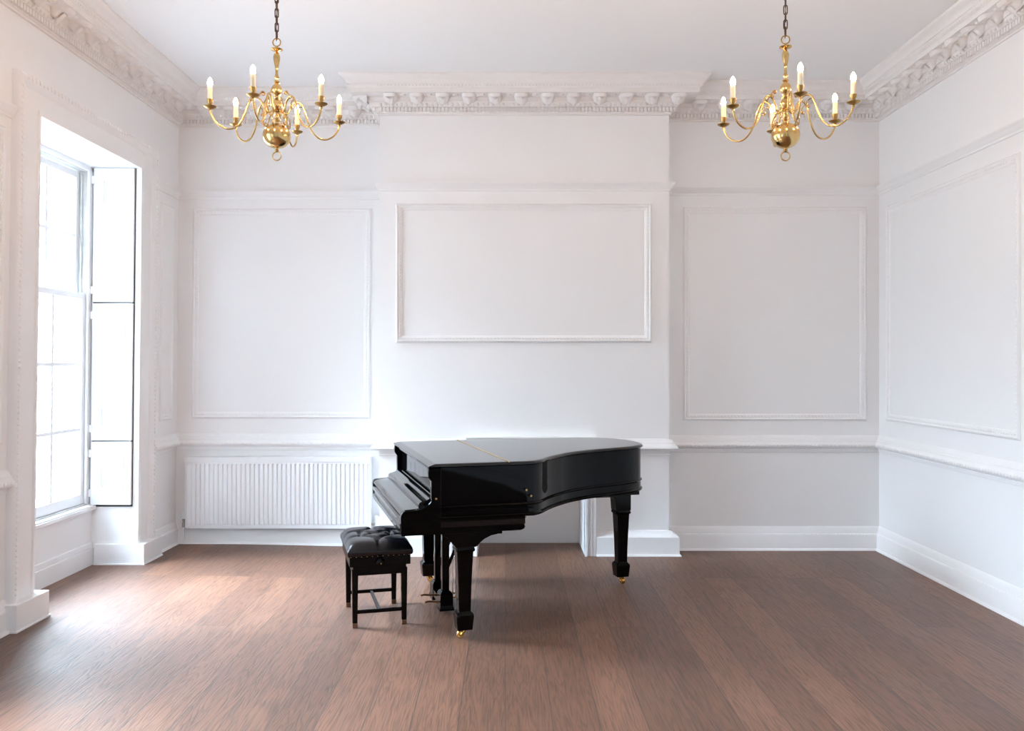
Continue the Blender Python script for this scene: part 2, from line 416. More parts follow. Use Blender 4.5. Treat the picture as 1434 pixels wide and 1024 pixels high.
# ------------------------------------------------------------------ wall panels
PF = [(0,0),(.004,.012),(.014,.020),(.022,.016),(.026,.010),(.036,.012),(.048,.008),(.054,.003),(.058,0)]
def panel(name, f, s0, s1, z0, z1, k=1.0, bead=.028):
    mb = MB(); rows = []
    for w, d in PF:
        d *= k
        rows.append([f(s0+w,d,z0+w), f(s1-w,d,z0+w), f(s1-w,d,z1-w), f(s0+w,d,z1-w), f(s0+w,d,z0+w)])
    mb.strip(rows)
    if bead:
        for z in (z0+.034, z1-.034):
            n = int((s1-s0-.08)/bead)
            for q in range(n): mb.bump(f, s0+.04+(q+.5)*(s1-s0-.08)/n, z, bead*.42, .007, .009*k, .008*k)
        for s in (s0+.034, s1-.034):
            n = int((z1-z0-.08)/bead)
            for q in range(n): mb.bump(f, s, z0+.04+(q+.5)*(z1-z0-.08)/n, .007, bead*.42, .009*k, .008*k)
    return struct(mb, name, M['trim'], smooth=40)
f1 = wp(1); x1 = path(1.9)[1].x
panel('trim_22', f1, -2.685-x1, -1.155-x1, 1.085, 2.885, .9)
panel('trim_23', wp(3), -.895-XB0, 1.19-XB0, 1.727, 2.86, 1.5)
panel('trim_24', wp(5), 1.483-XB1, 3.02-XB1, 1.078, 2.868, .9)
panel('trim_25', wp(6), YR-6.985, YR-5.17, 1.09, 2.845, 1.0)
panel('trim_26', wp(0), yl(6.95), yl(7.21), 1.085, 2.875, .7)
panel('trim_27', wp(0), yl(3.95), yl(4.83), 1.10, 2.90, .9)
panel('trim_28', wp(6), YR-4.95, YR-3.2, 1.09, 2.845, 1.0, bead=None)

# ------------------------------------------------------------------ window architraves
def architrave(a, b, detail):
    mb = MB(); tz = .76
    P = [(-.003,-.015),(-.003,.026),(.012,.032),(.026,.032),(.032,.022),(.17,.022),(.178,.030),(.195,.036),(.215,.050),(.235,.054),(.25,.046),(.258,.030),(.26,0)]
    rows = []
    for w, d in P:
        rows.append([wl(a-w,d,.16), wl(a-w,d,WT+w*tz), wl(b+w,d,WT+w*tz), wl(b+w,d,.16)])
    mb.strip(rows)
    for y in (a, b):
        sg = -1 if y == a else 1
        mb.add([wl(y+sg*w,d,.16) for w, d in P], [tuple(range(len(P)))])
    if detail:
        n = 44
        for q in range(n): mb.bump(wl, a-.2+(q+.5)*(b-a+.4)/n, WT+.232*tz, .015, .016, .046, .016)
        for q in range(90):
            z = .2+(q+.5)*2.98/90
            mb.bump(wl, b+.228, z, .018, .015, .046, .014); mb.bump(wl, a-.228, z, .018, .015, .046, .014)
            mb.bump(wl, b+.020, z, .005, .012, .030, .006)
    return mb
for k, (a, b) in enumerate(WINS):
    struct(architrave(a, b, k == 0), 'trim_%d' % (29+k), M['trim'], smooth=40)

# ------------------------------------------------------------------ sash windows
def window(idx, a, b, full, wl=wl):
    mb = MB()                                              # box frame: jambs, head, parting beads
    for y0, y1 in ((a, a+.05), (b-.05, b)): mb.fbox(wl, y0, y1, -.50, -.345, .47, WT+.03)
    for y0, y1 in ((a+.03, a+.062), (b-.062, b-.03)): mb.fbox(wl, y0, y1, -.362, -.345, .49, WT)
    mb.fbox(wl, a+.001, b-.001, -.50, -.345, WT-.035, WT+.03)
    root = tag(mb.build('window_%d' % idx, M['joinery'], None, None, .003), kind='structure')
    s = MB(); s.fbox(wl, a+.002, b-.002, -.52, -.30, .452, .482); s.fbox(wl, a+.002, b-.002, -.31, -.295, .44, .470)
    s.build('sill', M['joinery'], root, None, .004)
    g = MB(); g.fbox(wl, a+.05, b-.05, -.40, -.345, .482, .494); g.build('sill_bead', M['oldwood'], root)
    y0, y1 = a+.052, b-.052
    def sash(name, z0, z1, n0, n1, rows_, rail0, rail1, m):
        mb = MB(); st = .052
        mb.fbox(wl, y0, y0+st, n0, n1, z0, z1); mb.fbox(wl, y1-st, y1, n0, n1, z0, z1)
        mb.fbox(wl, y0+st, y1-st, n0, n1, z0, z0+rail0); mb.fbox(wl, y0+st, y1-st, n0, n1, z1-rail1, z1)
        iy0, iy1, iz0, iz1 = y0+st, y1-st, z0+rail0, z1-rail1
        for k in (1, 2):
            y = iy0+(iy1-iy0)*k/3; mb.fbox(wl, y-.015, y+.015, n0+.006, n1-.004, iz0, iz1)
        for k in range(1, rows_):
            z = iz0+(iz1-iz0)*k/rows_; mb.fbox(wl, iy0, iy1, n0+.007, n1-.005, z-.014, z+.014)
        o = mb.build(name, m, root, None, .004)
        for r in range(rows_):
            for k in range(3):
                g = MB(); ya = iy0+(iy1-iy0)*k/3; za = iz0+(iz1-iz0)*r/rows_; nn = (n0+n1)/2
                g.fbox(wl, ya+.005, ya+(iy1-iy0)/3-.005, nn-.0015, nn+.0015, za+.005, za+(iz1-iz0)/rows_-.005)
                g.build('pane', M['glass'], o)
        return o
    sash('upper_sash', 2.045, WT-.045, -.465, -.422, 2, .045, .05, M['joinery'])
    lo = sash('lower_sash', .496, 2.09, -.412, -.366, 3, .075, .045, M['joinery'])
    mb = MB()
    for y0_, y1_ in ((a+.052, a+.058), (b-.058, b-.052)): mb.fbox(wl, y0_, y1_, -.418, -.36, 2.09, WT-.035)
    mb.fbox(wl, a+.052, b-.052, -.42, -.36, WT-.040, WT-.0352)
    mb.build('sash_channel', M['oldwood'], root)
    mb = MB()
    for y in (a+.068, b-.068):
        mb.tube([wl(y,-.40,2.09), wl(y,-.40,WT-.06)], .006, 6)
    mb.build('sash_cord', M['oldwood'], root)
    if not full: return root
    # folding shutter leaves in both reveals
    leaves = [(.478,.960,[(.59,.861)]), (.970,2.018,[(1.068,1.264),(1.376,1.93)]), (2.028,3.050,[(2.12,2.66),(2.77,2.967)])]
    for side in (1, -1):
        yf = b if side == 1 else a
        def fr(n, t, z, yf=yf, side=side): return wl(yf - side*t, n, z)
        bk = MB(); bk.fbox(fr, -.335, -.018, .0005, .004, .46, WT-.002); bk.build('shutter_gap_shade', M['dark'], root)  # dark sheet behind the leaves, paints the shade of their gaps
        for z0, z1, ps in leaves:
            mb = MB(); n0, n1 = -.328, -.024; p0, p1 = -.262, -.075; T0, T1 = .004, .026
            mb.fbox(fr, n0, p0, T0, T1, z0, z1); mb.fbox(fr, p1, n1, T0, T1, z0, z1)
            zz = [z0] + [q for p_ in ps for q in p_] + [z1]
            for u, v in zip(zz[::2], zz[1::2]): mb.fbox(fr, p0, p1, T0, T1, u, v)
            for u, v in ps:
                mb.fbox(fr, p0, p1, T0, .014, u, v)
                rows = []
                for w, d in ((0,.027),(.006,.030),(.012,.024),(.022,.018),(.028,.0142)):
                    rows.append([fr(p0+w,d,u+w), fr(p1-w,d,u+w), fr(p1-w,d,v-w), fr(p0+w,d,v-w), fr(p0+w,d,u+w)])
                mb.strip(rows)
                for q in range(int((v-u-.03)/.016)):
                    for n_ in (p0+.009, p1-.009): mb.bump(lambda s, d, z: fr(s, d, z), n_, u+.02+q*.016, .004, .006, .026, .006)
                for q in range(int((p1-p0-.03)/.016)):
                    for z_ in (u+.009, v-.009): mb.bump(lambda s, d, z: fr(s, d, z), p0+.02+q*.016, z_, .006, .004, .026, .006)
            lf = mb.build('shutter_leaf', M['joinery'], root)
            h = MB()
            for z in (z0+.09, z1-.09): h.fbox(fr, -.345, -.325, .012, .030, z-.03, z+.03)
            h.build('hinge', M['joinery'], lf, None, .003)
    return root
for k, (a, b) in enumerate(WINS): window(k+1, a, b, k == 0)
for k, (a, b) in enumerate(ADDED_WINS): window(k+4, a, b, False, wf)  # unseen front wall windows, added to let in more light

# ------------------------------------------------------------------ fireplace surround
fp = tag(empty('fireplace_surround', ((FX0+FX1)/2, YB-.0015, 0)), 'plain white boxed fireplace surround on the chimney breast behind the grand piano', 'fireplace')
cx = (FX0+FX1)/2
def jamb(x0, x1, inner):
    mb = MB(); mb.box(x0-cx, x1-cx, -.072, 0, 0, .90)
    xi = x0 if inner == 'l' else x1
    s = 1 if inner == 'l' else -1
    mb.box(min(xi, xi+s*.022)-cx, max(xi, xi+s*.022)-cx, -.084, 0, 0, .88)
    mb.box(min(xi+s*.05, xi+s*.056)-cx, max(xi+s*.05, xi+s*.056)-cx, -.078, 0, 0, .88)
    return mb.build('jamb', M['trim'], fp, None, .004)
jamb(FX1, FX1+.09, 'l'); jamb(FX0-.09, FX0, 'r')
MB().box(FX0-.09-cx, FX1+.09-cx, -.072, 0, .86, .952).build('lintel', M['trim'], fp, None, .004)
MB().box(FX0-.10-cx, FX1+.10-cx, -.080, 0, .952, .966).build('top_moulding', M['trim'], fp, None, .004)

# ------------------------------------------------------------------ radiator
RX0, RX1 = -2.705, -1.145; RW = RX1-RX0
rad = tag(empty('radiator', (RX0, 7.212, 0)), 'white ribbed panel radiator low on the wall beside the window, left of the piano stool', 'radiator')
mb = MB(); prof = []
nr = 40; st = (RW-.03)/nr
prof.append((0, .012))
for k in range(nr):
    s = .015 + k*st
    prof += [(s, .012), (s+.006, 0), (s+st-.012, 0), (s+st-.005, .012)]
prof.append((RW, .012))
zs = [(.158,.014),(.160,.006),(.192,.004),(.198,None),(.700,None),(.706,.003),(.752,.003)]
rows = []
for z, fl in zs: rows.append([(s, (d if fl is None else fl), z) for s, d in prof])
mb.strip(rows); mb.box(0, RW, .0125, .022, .158, .752)
mb.build('front_panel', M['enamel'], rad, smooth=30)
MB().box(0, RW, .075, .090, .158, .75).build('rear_panel', M['enamel'], rad, None, .004)
mb = MB(); mb.box(-.004, RW+.004, -.003, .096, .752, .764); mb.box(-.004, RW+.004, -.003, .004, .722, .752)
for k in range(38): mb.box(.02+k*.04, .044+k*.04, .02, .08, .764, .7665)
mb.build('top_grille', M['enamel'], rad, None, .002)
for x in (-.004, RW): MB().box(x, x+.004, .0, .094, .17, .752).build('side_panel', M['enamel'], rad)
for x in (.18, RW-.21): MB().box(x, x+.03, .085, .099, .25, .70).build('bracket', M['enamel'], rad)
v = MB(); v.tube([(-.002,.05,.19),(-.03,.05,.19)], .013, 10); v.lathe([(.014,.165),(.014,.20),(.010,.205),(.010,.215),(.014,.22),(.012,.235)], 12, (-.034,.05,0))
va = v.build('valve', M['chrome'], rad, smooth=40)
MB().lathe([(.016,.0),(.018,.004),(.018,.04),(.013,.05),(.004,.052)], 14, (-.034,.05,.236)).build('valve_cap', M['enamel'], va, smooth=40)
MB().tube([(-.034,.05,.165),(-.034,.05,.02)], .0075, 8).build('pipe', M['enamel'], rad, smooth=40)
v = MB(); v.tube([(RW+.002,.05,.19),(RW+.045,.05,.19)], .011, 10); va = v.build('valve', M['chrome'], rad, smooth=40)
MB().lathe([(.013,.16),(.020,.165),(.021,.24),(.017,.256),(.006,.262)], 16, (RW+.05,.05,0)).build('valve_cap', M['enamel'], va, smooth=40)
MB().tube([(RW+.05,.05,.165),(RW+.05,.05,.0)], .0075, 8).build('pipe', M['enamel'], rad, smooth=40)

# ------------------------------------------------------------------ grand piano
piano = tag(empty('grand_piano', (-.41, 4.73, 0), math.radians(15.3)), 'black lacquered grand piano with closed lid in the middle of the bare room', 'piano')
near = [(.60,.035),(.66,.085),(.75,.205),(.845,.31),(.965,.42),(1.13,.522),(1.29,.585),(1.46,.655),(1.58,.745),(1.645,.86),(1.66,1.0),(1.64,1.16),(1.58,1.285),(1.46,1.375),(1.25,1.425),(1.0,1.43)]
curve = catmull(near, 9)
def outline(a0, kn=.03, kf=1.43):
    """closed outline from a0 to the tail, counter-clockwise"""
    pts = [(a0, kn)] + [(a0+(.56-a0)*t, kn) for t in (.25,.5,.75,1)] + curve[1:] + [(1.0-(1.0-a0)*t, kf) for t in (.25,.5,.75,1)]
    return pts
def offs(pts, d):
    out = []; n = len(pts)
    for i in range(n):
        p, q, r = Vector(pts[i-1]), Vector(pts[i]), Vector(pts[(i+1) % n])
        e1 = (q-p).normalized(); e2 = (r-q).normalized()
        n1 = Vector((e1.y,-e1.x)); n2 = Vector((e2.y,-e2.x)); nn = (n1+n2)
        if nn.length < 1e-6: nn = n1
        nn = nn/max(.5, nn.length_squared)*2
        out.append((q.x+nn.x*d, q.y+nn.y*d))
    return out
def body(outl, levels):
    mb = MB(); mb.loft([[(x,y,z) for x,y in offs(outl, d)] for d, z in levels]); return mb
rim_o = outline(.052, .036, 1.424)
rim_l = [(-.004,.682),(.004,.684),(.008,.690),(.008,.697),(.002,.703),(-.002,.706),(-.002,.746),(.003,.749),(.007,.755),(.003,.761),(-.003,.764),(-.003,.976)]
body(rim_o, rim_l).build('rim', M['lacquer'], piano, smooth=38)
# lid: main leaf and front flap, hinged along a brass line
HA = .452
lid_o = outline(HA+.001, .026, 1.434)
lid_l = [(-.012,.979),(.006,.980),(.012,.984),(.012,.989),(.004,.996),(-.006,1.0)]
def lid(pts, levels, fa=None, ba=None):
    rings = []
    for i, (d, z) in enumerate(levels):
        ring = []
        for (x0,y0), (x,y) in zip(pts, offs(pts, d)):
            if ba is not None and abs(x0-ba) < 1e-6: x = ba
            if fa is not None and abs(x0-fa[0]) < 1e-6: x = fa[1][i]
            ring.append((x,y,z))
        rings.append(ring)
    return MB().loft(rings)
lid(lid_o, lid_l, ba=HA+.001).build('lid', M['lacquer_top'], piano, smooth=10)
flap_o = [(.0,.026)] + [(HA*t,.026) for t in (.33,.66)] + [(HA-.001,.026),(HA-.001,1.434)] + [(HA*t,1.434) for t in (.66,.33)] + [(.0,1.434)]
fl = lid(flap_o, lid_l, fa=(.0,[.0,-.012,-.014,-.012,.012,.030]), ba=HA-.001).build('lid_flap', M['lacquer_top'], piano, smooth=9)
MB().tube([(HA,.022,1.0005),(HA,1.436,1.0005)], .0042, 8).build('lid_hinge', M['brass'], piano, smooth=60)
# cheeks (arms) at both ends of the keyboard
AP = [(.06,.976),(-.012,.976),(-.014,.950),(-.012,.928),(-.004,.916),(.004,.905),(.005,.80),(.002,.789),(-.010,.775),(-.028,.762),(-.050,.751),(-.072,.746),(-.142,.742),(-.156,.737),(-.164,.726),(-.167,.712),(-.167,.70),(-.165,.612),(.06,.612)]
for k0, k1 in ((.030,.078),(1.382,1.430)):
    mb = MB(); n = len(AP)
    mb.loft([[(a,k,z) for a,z in AP] for k in (k0,k1)])
    ch = mb.build('cheek', M['lacquer'], piano, None, .004)
for q in (((.03,.029,.806),(.03,.022,.806)), ((.555,.030,.835),(.555,.020,.835)), ((.583,.036,.80),(.583,.018,.80))):
    MB().tube(q, .0062, 8).build('lid_hook', M['brass'], piano, smooth=60)
# side bands of keybed
def bar(prof, k0, k1, name, m, par=piano, smooth=35):
    mb = MB(); mb.loft([[(a,k,z) for a,z in prof] for k in (k0,k1)]); return mb.build(name, m, par, smooth)
mb = MB()
mb.loft([[(a,k,z) for a,z in ((-.160,.604),(.525,.604),(.545,.612),(.552,.625),(.542,.636),(.552,.642),(.552,.684),(-.160,.684))] for k in (.034,1.426)])
kb = mb.build('keybed', M['lacquer'], piano, smooth=30)
mb = MB(); mb.box(-.158,.551,.0305,.0345,.640,.672); mb.build('side_band', M['brownedge'], kb, None, .001)
mb = MB(); mb.box(-.16,.60,.0285,.031,.728,.733); mb.box(-.162,.556,.028,.0345,.676,.681); mb.box(-.162,.548,.028,.0345,.632,.637)
mb.build('side_moulding', M['lacquer'], kb, None, .001)
# keyslip and closed fallboard between the cheeks
bar([(-.148,.604),(-.166,.615),(-.168,.640),(-.160,.648),(-.152,.654),(-.156,.664),(-.166,.672),(-.168,.690),(-.160,.698),(-.148,.702),(-.10,.702),(-.10,.604)], .078, 1.382, 'key_slip', M['lacquer_top'])
bar([(-.150,.704),(-.160,.709),(-.164,.718),(-.160,.730),(-.150,.737),(-.138,.740),(-.066,.747),(-.060,.750),(-.060,.765),(-.056,.776),(-.046,.783),(-.034,.785),(-.004,.796),(.006,.803),(.016,.806),(.020,.800),(.020,.704)], .079, 1.381, 'fallboard', M['lacquer_top'])
bar([(.040,.70),(.040,.958),(.052,.958),(.052,.70)], .078, 1.382, 'name_board', M['lacquer_top'])
bar([(.008,.958),(.004,.962),(.004,.972),(.008,.977),(.055,.977),(.055,.958)], .078, 1.382, 'lid_rail', M['lacquer'])
bar([(.022,.80),(.026,.812),(.034,.815),(.039,.806),(.039,.80)], .08, 1.38, 'fallboard_hinge_rail', M['lacquer'])
# underside frame seen between the legs
MB().box(.5,1.45,.85,1.38,.63,.684).build('beam', M['lacquer'], piano)
# legs
def square(h, z, c=(0,0), ch=.12):
    q = h*(1-ch)
    return [(c[0]+x,c[1]+y,z) for x,y in ((-q,-h),(q,-h),(h,-q),(h,q),(q,h),(-q,h),(-h,q),(-h,-q))]
def leg(a, k, ztop, caster_dir):
    lg = MB()
    lv = [(.052,.042),(.056,.044),(.128,.051),(.140,.050),(.152,.038),(.158,.035),(.30,.0385),(.495,.047),(.500,.054),(.510,.056),(.520,.052),(.526,.050)]
    lg.loft([square(h, z, (0,0)) for z, h in lv])
    o = lg.build('leg', M['lacquer_leg'], piano, None, .002); o.location = (a, k, 0)
    mb = MB()                                              # bracketed head block
    if ztop < .62:
        P = [(-.056,.522),(-.060,.532),(-.085,.558),(-.105,.582),(-.135,.598),(-.135,ztop),(.215,ztop),(.215,.590),(.19,.590),(.15,.583),(.11,.565),(.085,.545),(.070,.528),(.056,.522)]
    else:
        P = [(-.056,.522),(-.062,.60),(-.085,.635),(-.095,.660),(-.095,ztop),(.060,ztop),(.060,.655),(.056,.648),(.056,.522)]
    mb.loft([[(x,y,z) for x,z in P] for y in (-.05,.05)])
    if ztop > .62: mb.box(-.10,.08,-.14,.10,.645,ztop)
    mb.build('leg_bracket', M['lacquer_leg'], o, None, .003)
    c = MB(); dx, dy = math.cos(caster_dir), math.sin(caster_dir)
    c.lathe([(.020,.046),(.022,.049),(.022,.054),(.010,.055)], 16); c.lathe([(.010,.030),(.012,.047)], 12)
    wx, wy = dx*.020, dy*.020
    for s in (-1, 1):
        ox, oy = -dy*.015*s, dx*.015*s
        c.tube([(ox*.8,oy*.8,.046),(wx*.6+ox,wy*.6+oy,.034),(wx+ox,wy+oy,.022)], [.008,.0075,.006], 8)
    # wheel
    ring = []
    for q, (w, r) in enumerate(((-.011,.012),(-.011,.019),(-.006,.0225),(.006,.0225),(.011,.019),(.011,.012))):
        ring.append([(wx - dy*w + dx*r*math.cos(2*PI*j/20), wy + dx*w + dy*r*math.cos(2*PI*j/20), .0225 + r*math.sin(2*PI*j/20)) for j in range(20)])
    c.loft(ring)
    c.build('caster', M['gold'], o, smooth=40)
    return o
leg(.20, .082, .606, math.radians(185)); leg(.22, 1.345, .606, math.radians(-35)); leg(1.535, .955, .684, math.radians(-80))
# pedal lyre
ly = MB()
for k, w in ((.61,.022),(.87,.020)):
    ly.loft([square(w, .06, (.198,k)), square(w*1.05, .606, (.198,k))])
ly.loft([[(.198+x*s, .61+y*s, z) for x,y in ((-.042,-.055),(.042,-.055),(.042,.055),(-.042,.055))] for z, s in ((.018,1.12),(.03,1.10),(.048,.98),(.115,.96),(.128,.8),(.135,.6))])
ly.loft([[(.198+x*s, .87+y*s, z) for x,y in ((-.042,-.055),(.042,-.055),(.042,.055),(-.042,.055))] for z, s in ((.018,1.12),(.03,1.10),(.048,.98),(.115,.96),(.128,.8),(.135,.6))])
ly.box(.160,.235,.60,.93,.045,.088); ly.box(.15,.25,.52,.96,.585,.606)
lyre = ly.build('pedal_lyre', M['lacquer_leg'], piano, None, .002)
for k in (.585, .745):
    mb = MB(); pts = catmull([(.24,k,.070),(.15,k,.070),(.11,k,.074),(.085,k,.078),(.066,k,.074)], 4); rings = []
    for i, p_ in enumerate(pts):
        t = i/(len(pts)-1); w = .009 + .011*max(0, (t-.35)/.65)**.8*(1 if t < .93 else .75); h = .006
        rings.append([(p_[0], p_[1]+w*math.cos(2*PI*j/10), p_[2]+h*math.sin(2*PI*j/10)) for j in range(10)])
    mb.loft(rings); mb.build('pedal', M['copper'], lyre, smooth=50)
for k in (.66,.86):
    MB().tube([(.205,k,.22),(.37,k,.606)], .011, 8).build('brace', M['lacquer_leg'], lyre, smooth=50)
for k, a in ((.70,.285),(.80,.285)):
    MB().tube([(a,k,.06),(a,k,.606)], .0035, 6).build('pedal_rod', M['steel'], lyre)
for k in (.70,.80): MB().box(.23,.30,k-.01,k+.01,.055,.065).build('pedal_lever', M['brass_dull'], lyre)

# ------------------------------------------------------------------ piano stool
stool = tag(empty('piano_stool', (-.809, 5.296, 0), math.radians(15.3)), 'black piano stool with buttoned leather seat drawn up to the keyboard of the grand piano', 'stool')
mb = MB(); nu, nv = 36, 52; W, D = .186, .268
creases = [((0,-1),(0,-.55)),((0,1),(0,.55)),((-1,-.28),(-.5,-.28)),((1,-.28),(.5,-.28)),((-1,.28),(-.5,.28)),((1,.28),(.5,.28)),
           ((0,-.55),(-.5,-.28)),((0,-.55),(.5,-.28)),((-.5,-.28),(0,0)),((.5,-.28),(0,0)),((0,0),(-.5,.28)),((0,0),(.5,.28)),((0,.55),(-.5,.28)),((0,.55),(.5,.28)),((-.5,-.28),(-.5,.28)),((.5,-.28),(.5,.28))]
buttons = [(0,-.55),(0,.55),(-.5,-.28),(.5,-.28),(-.5,.28),(.5,.28),(0,0)]
def sd(p, a, b):
    ax, ay = a[0]*W, a[1]*D; bx, by = b[0]*W, b[1]*D; px, py = p
    t = max(0, min(1, ((px-ax)*(bx-ax)+(py-ay)*(by-ay))/((bx-ax)**2+(by-ay)**2)))
    return math.hypot(px-ax-t*(bx-ax), py-ay-t*(by-ay))
def cush(u, v):
    x, y = W*u, D*v
    e = (max(0, 1-abs(u)**7)*max(0, 1-abs(v)**9))**.42
    h = .024 + .062*e
    dip = 0
    for a, b in creases: dip = max(dip, .017*math.exp(-(sd((x,y),a,b)/.013)**2))
    for b in buttons: dip = max(dip, .030*math.exp(-(math.hypot(x-b[0]*W,y-b[1]*D)/.020)**2))
    return h - dip*(.35+.65*e)*(1 if e > .02 else .4)
def remap(t): return math.copysign(1-(1-abs(t))**1.7, t)
rows = []
for i in range(nu+1):
    u = remap(-1+2*i/nu); rows.append([])
    for j in range(nv+1):
        v_ = remap(-1+2*j/nv); h = cush(u, v_)
        bul = 1.0 + .035*math.sin(min(1, h/.05)*PI/1.0)*(1 if max(abs(u),abs(v_)) > .9 else 0)
        rows[-1].append((W*u*bul, D*v_*bul, .428+h))
mb.strip(rows)
per = [rows[i][0] for i in range(nu+1)] + [rows[nu][j] for j in range(1,nv+1)] + [rows[i][nv] for i in range(nu-1,-1,-1)] + [rows[0][j] for j in range(nv-1,0,-1)]
def low(p_, s, z): return (p_[0]*s, p_[1]*s, z)
mb.loft([[low(q,.975,.426) for q in per],[low(q,1.0,.438) for q in per], per], cap0=True, cap1=False)
cu = mb.build('cushion', M['leather'], stool, smooth=75)
for b in buttons: MB().lathe([(.0085,0),(.0085,.002),(.005,.0045),(.001,.005)], 10, (b[0]*W, b[1]*D, .428+cush(*b))).build('button', M['leather'], cu, smooth=60)
MB().box(-.180,.180,-.262,.262,.364,.430).build('seat_frame', M['ebony'], stool, None, .004)
nail = MB().lathe([(.0016,-.0040),(.0042,-.0021),(.0048,0),(.0042,.0021),(.0016,.0040)], 8).build('upholstery_nail', M['brass'], stool, smooth=60)
spots = [(-.172+.344*k/11, y) for k in range(12) for y in (-.2625,.2625)] + [(x, -.252+.504*k/18) for k in range(19) for x in (-.1805,.1805)]
for q, (x, y) in enumerate(spots):
    o = nail if q == 0 else nail.copy()
    if q: COL.objects.link(o); o.parent = stool
    o.location = (x, y, .424)
mb = MB(); mb.box(-.158,.158,-.236,.236,.306,.366); mb.build('under_frame', M['ebony'], stool, None, .004)
# height knob on each short end
for s in (-1, 1):
    mb = MB(); rings = []
    for r, y in ((.012,0),(.012,.010),(.024,.012),(.027,.018),(.027,.026),(.020,.032),(.006,.033)):
        rings.append([(.0+r*math.cos(2*PI*j/20), s*(.262+y), .385+r*math.sin(2*PI*j/20)) for j in range(20)])
    mb.loft(rings); kn = mb.build('height_knob', M['ebony'], stool, smooth=40)
    mb = MB(); mb.tube([(0,s*.294,.385),(0,s*.297,.385)], .004, 8); mb.build('knob_screw', M['brass_dull'], kn, smooth=60)
for sx_ in (-1, 1):
    for sy_ in (-1, 1):
        c = (sx_*.1455, sy_*.2235)
        mb = MB(); mb.loft([square(.0145, .028, c), square(.0155, .10, c), square(.0185, .34, c)])
        lg = mb.build('leg', M['ebony'], stool, None, .002)
        mb = MB(); mb.loft([square(.0150, .0, c), square(.0155, .028, c)]); mb.build('leg_tip', M['tip'], lg, None, .002)
for sy_ in (-1, 1):
    MB().box(-.131,.131,sy_*.2235-.008,sy_*.2235+.008,.080,.102).build('stretcher', M['ebony'], stool, None, .003)
MB().box(-.010,.010,-.216,.216,.083,.098).build('stretcher', M['ebony'], stool, None, .003)

# ------------------------------------------------------------------ chandeliers (origin at the level of the drip pans)
S = 4.19/1195
ch = empty('chandelier', (0,0,0))
def pz(v): return (150 - v)*S                              # photograph rows of the right-hand one -> height
prof = [(0,pz(71.5)),(2.0*S,pz(71)),(6*S,pz(69.8)),(8.5*S,pz(68.5)),(8.3*S,pz(67.6)),(4*S,pz(66.6)),(2*S,pz(65.5)),(1.2*S,pz(64)),(0,pz(63.5))][::-1]
MB().lathe(prof[::-1], 28).build('cap_dish', M['brass'], ch, smooth=40)
col = [(0,71),(2.0,72),(3.2,74),(4.6,77.5),(4.8,80),(4.2,84),(3.0,90),(2.2,94.5),(2.6,95.5),(2.0,97),(2.0,103),(2.4,104),(2.2,105.5),(3.4,106.5),(3.6,108),(2.6,109.3),(2.4,111),(2.2,112.5),
       (4.2,113.5),(4.4,114.8),(3.0,116),(3.4,117.5),(5.6,119.5),(7.1,122.5),(7.5,125.5),(7.0,128.6),(5.4,131.3),(3.2,133),(2.8,134),(3.6,135),(3.6,136.5),(2.8,137.6),(3.6,139),(5.8,141.2),(7.4,144.2),(7.7,147),(7.0,150),(5.0,153),(4.0,155),(5.0,156),(3.0,157.5),(2.4,160),(3.4,162),(3.0,164),(2.6,165),(4.4,166.6),(5.0,167.8),(4.6,169.2),(3.0,170.4),(2.6,172),(2.8,173.2),(0,174)]
MB().lathe([(r*S, pz(v_)) for r, v_ in col], 28).build('stem', M['brass'], ch, smooth=40)
ball = [(2.6,172.6),(5.0,173.4),(9.5,175),(13.6,177.6),(16.8,181.2),(18.8,185.8),(19.4,190.5),(18.8,195.2),(16.8,199.6),(13.4,203.3),(9.0,206),(4.8,207.4),(2.6,207.9),(2.4,210),(3.2,211),(2.8,212.3),(1.4,213.2),(0,213.4)]
MB().lathe([(r*S, pz(v_)) for r, v_ in ball], 36).build('globe', M['brass'], ch, smooth=45)
def torus(R, r, c, axis, n=24, m=8, sz=1):
    pts = []
    for j in range(n):
        t = 2*PI*j/n
        if axis == 'y': pts.append((c[0]+R*math.cos(t), c[1], c[2]+R*sz*math.sin(t)))
        else: pts.append((c[0], c[1]+R*math.cos(t), c[2]+R*sz*math.sin(t)))
    return MB().tube(pts, r, m, closed=True)
torus(6*S, .9*S, (0,0,pz(218.8)), 'y').build('bottom_ring', M['brass'], ch, smooth=60)
torus(5.6*S, .9*S, (0,0,pz(58)), 'y').build('top_ring', M['brass_dull'], ch, smooth=60)
# arm along local +x
A = MB()
main = catmull([(.018,.030),(.036,.016),(.054,.020),(.064,.044),(.078,.070),(.100,.082),(.122,.072),(.137,.042),(.150,.0),(.172,-.050),(.205,-.082),(.245,-.088),(.285,-.066),(.308,-.030),(.314,-.004)], 6)
A.tube([(r,0,z) for r, z in main], .0046, 8)
def scroll(c, R0, turns, a0, direction, n=26):
    return [(c[0]+R0*(1-.78*i/n)*math.cos(a0+direction*2*PI*turns*i/n), c[1]+R0*(1-.78*i/n)*math.sin(a0+direction*2*PI*turns*i/n)) for i in range(n+1)]
up = catmull([(.104,.081),(.090,.090),(.080,.102),(.074,.110)], 4) + scroll((.066,.104), .0105, 1.35, .7, 1)
A.tube([(r,0,z) for r, z in up], .0030, 6)
lo = catmull([(.040,.016),(.054,.0),(.064,-.024),(.066,-.044)], 4) + scroll((.055,-.046), .0115, 1.3, .1, -1)
A.tube([(r,0,z) for r, z in lo], .0028, 6)
sp = catmull([(.128,.062),(.112,.058),(.102,.044),(.100,.030)], 4) + scroll((.108,.026), .009, 1.2, 2.7, 1)
A.tube([(r,0,z) for r, z in sp], .0026, 6)
A.lathe([(.006,-.016),(.007,-.010),(.0045,-.004)], 10, (.314,0,0))
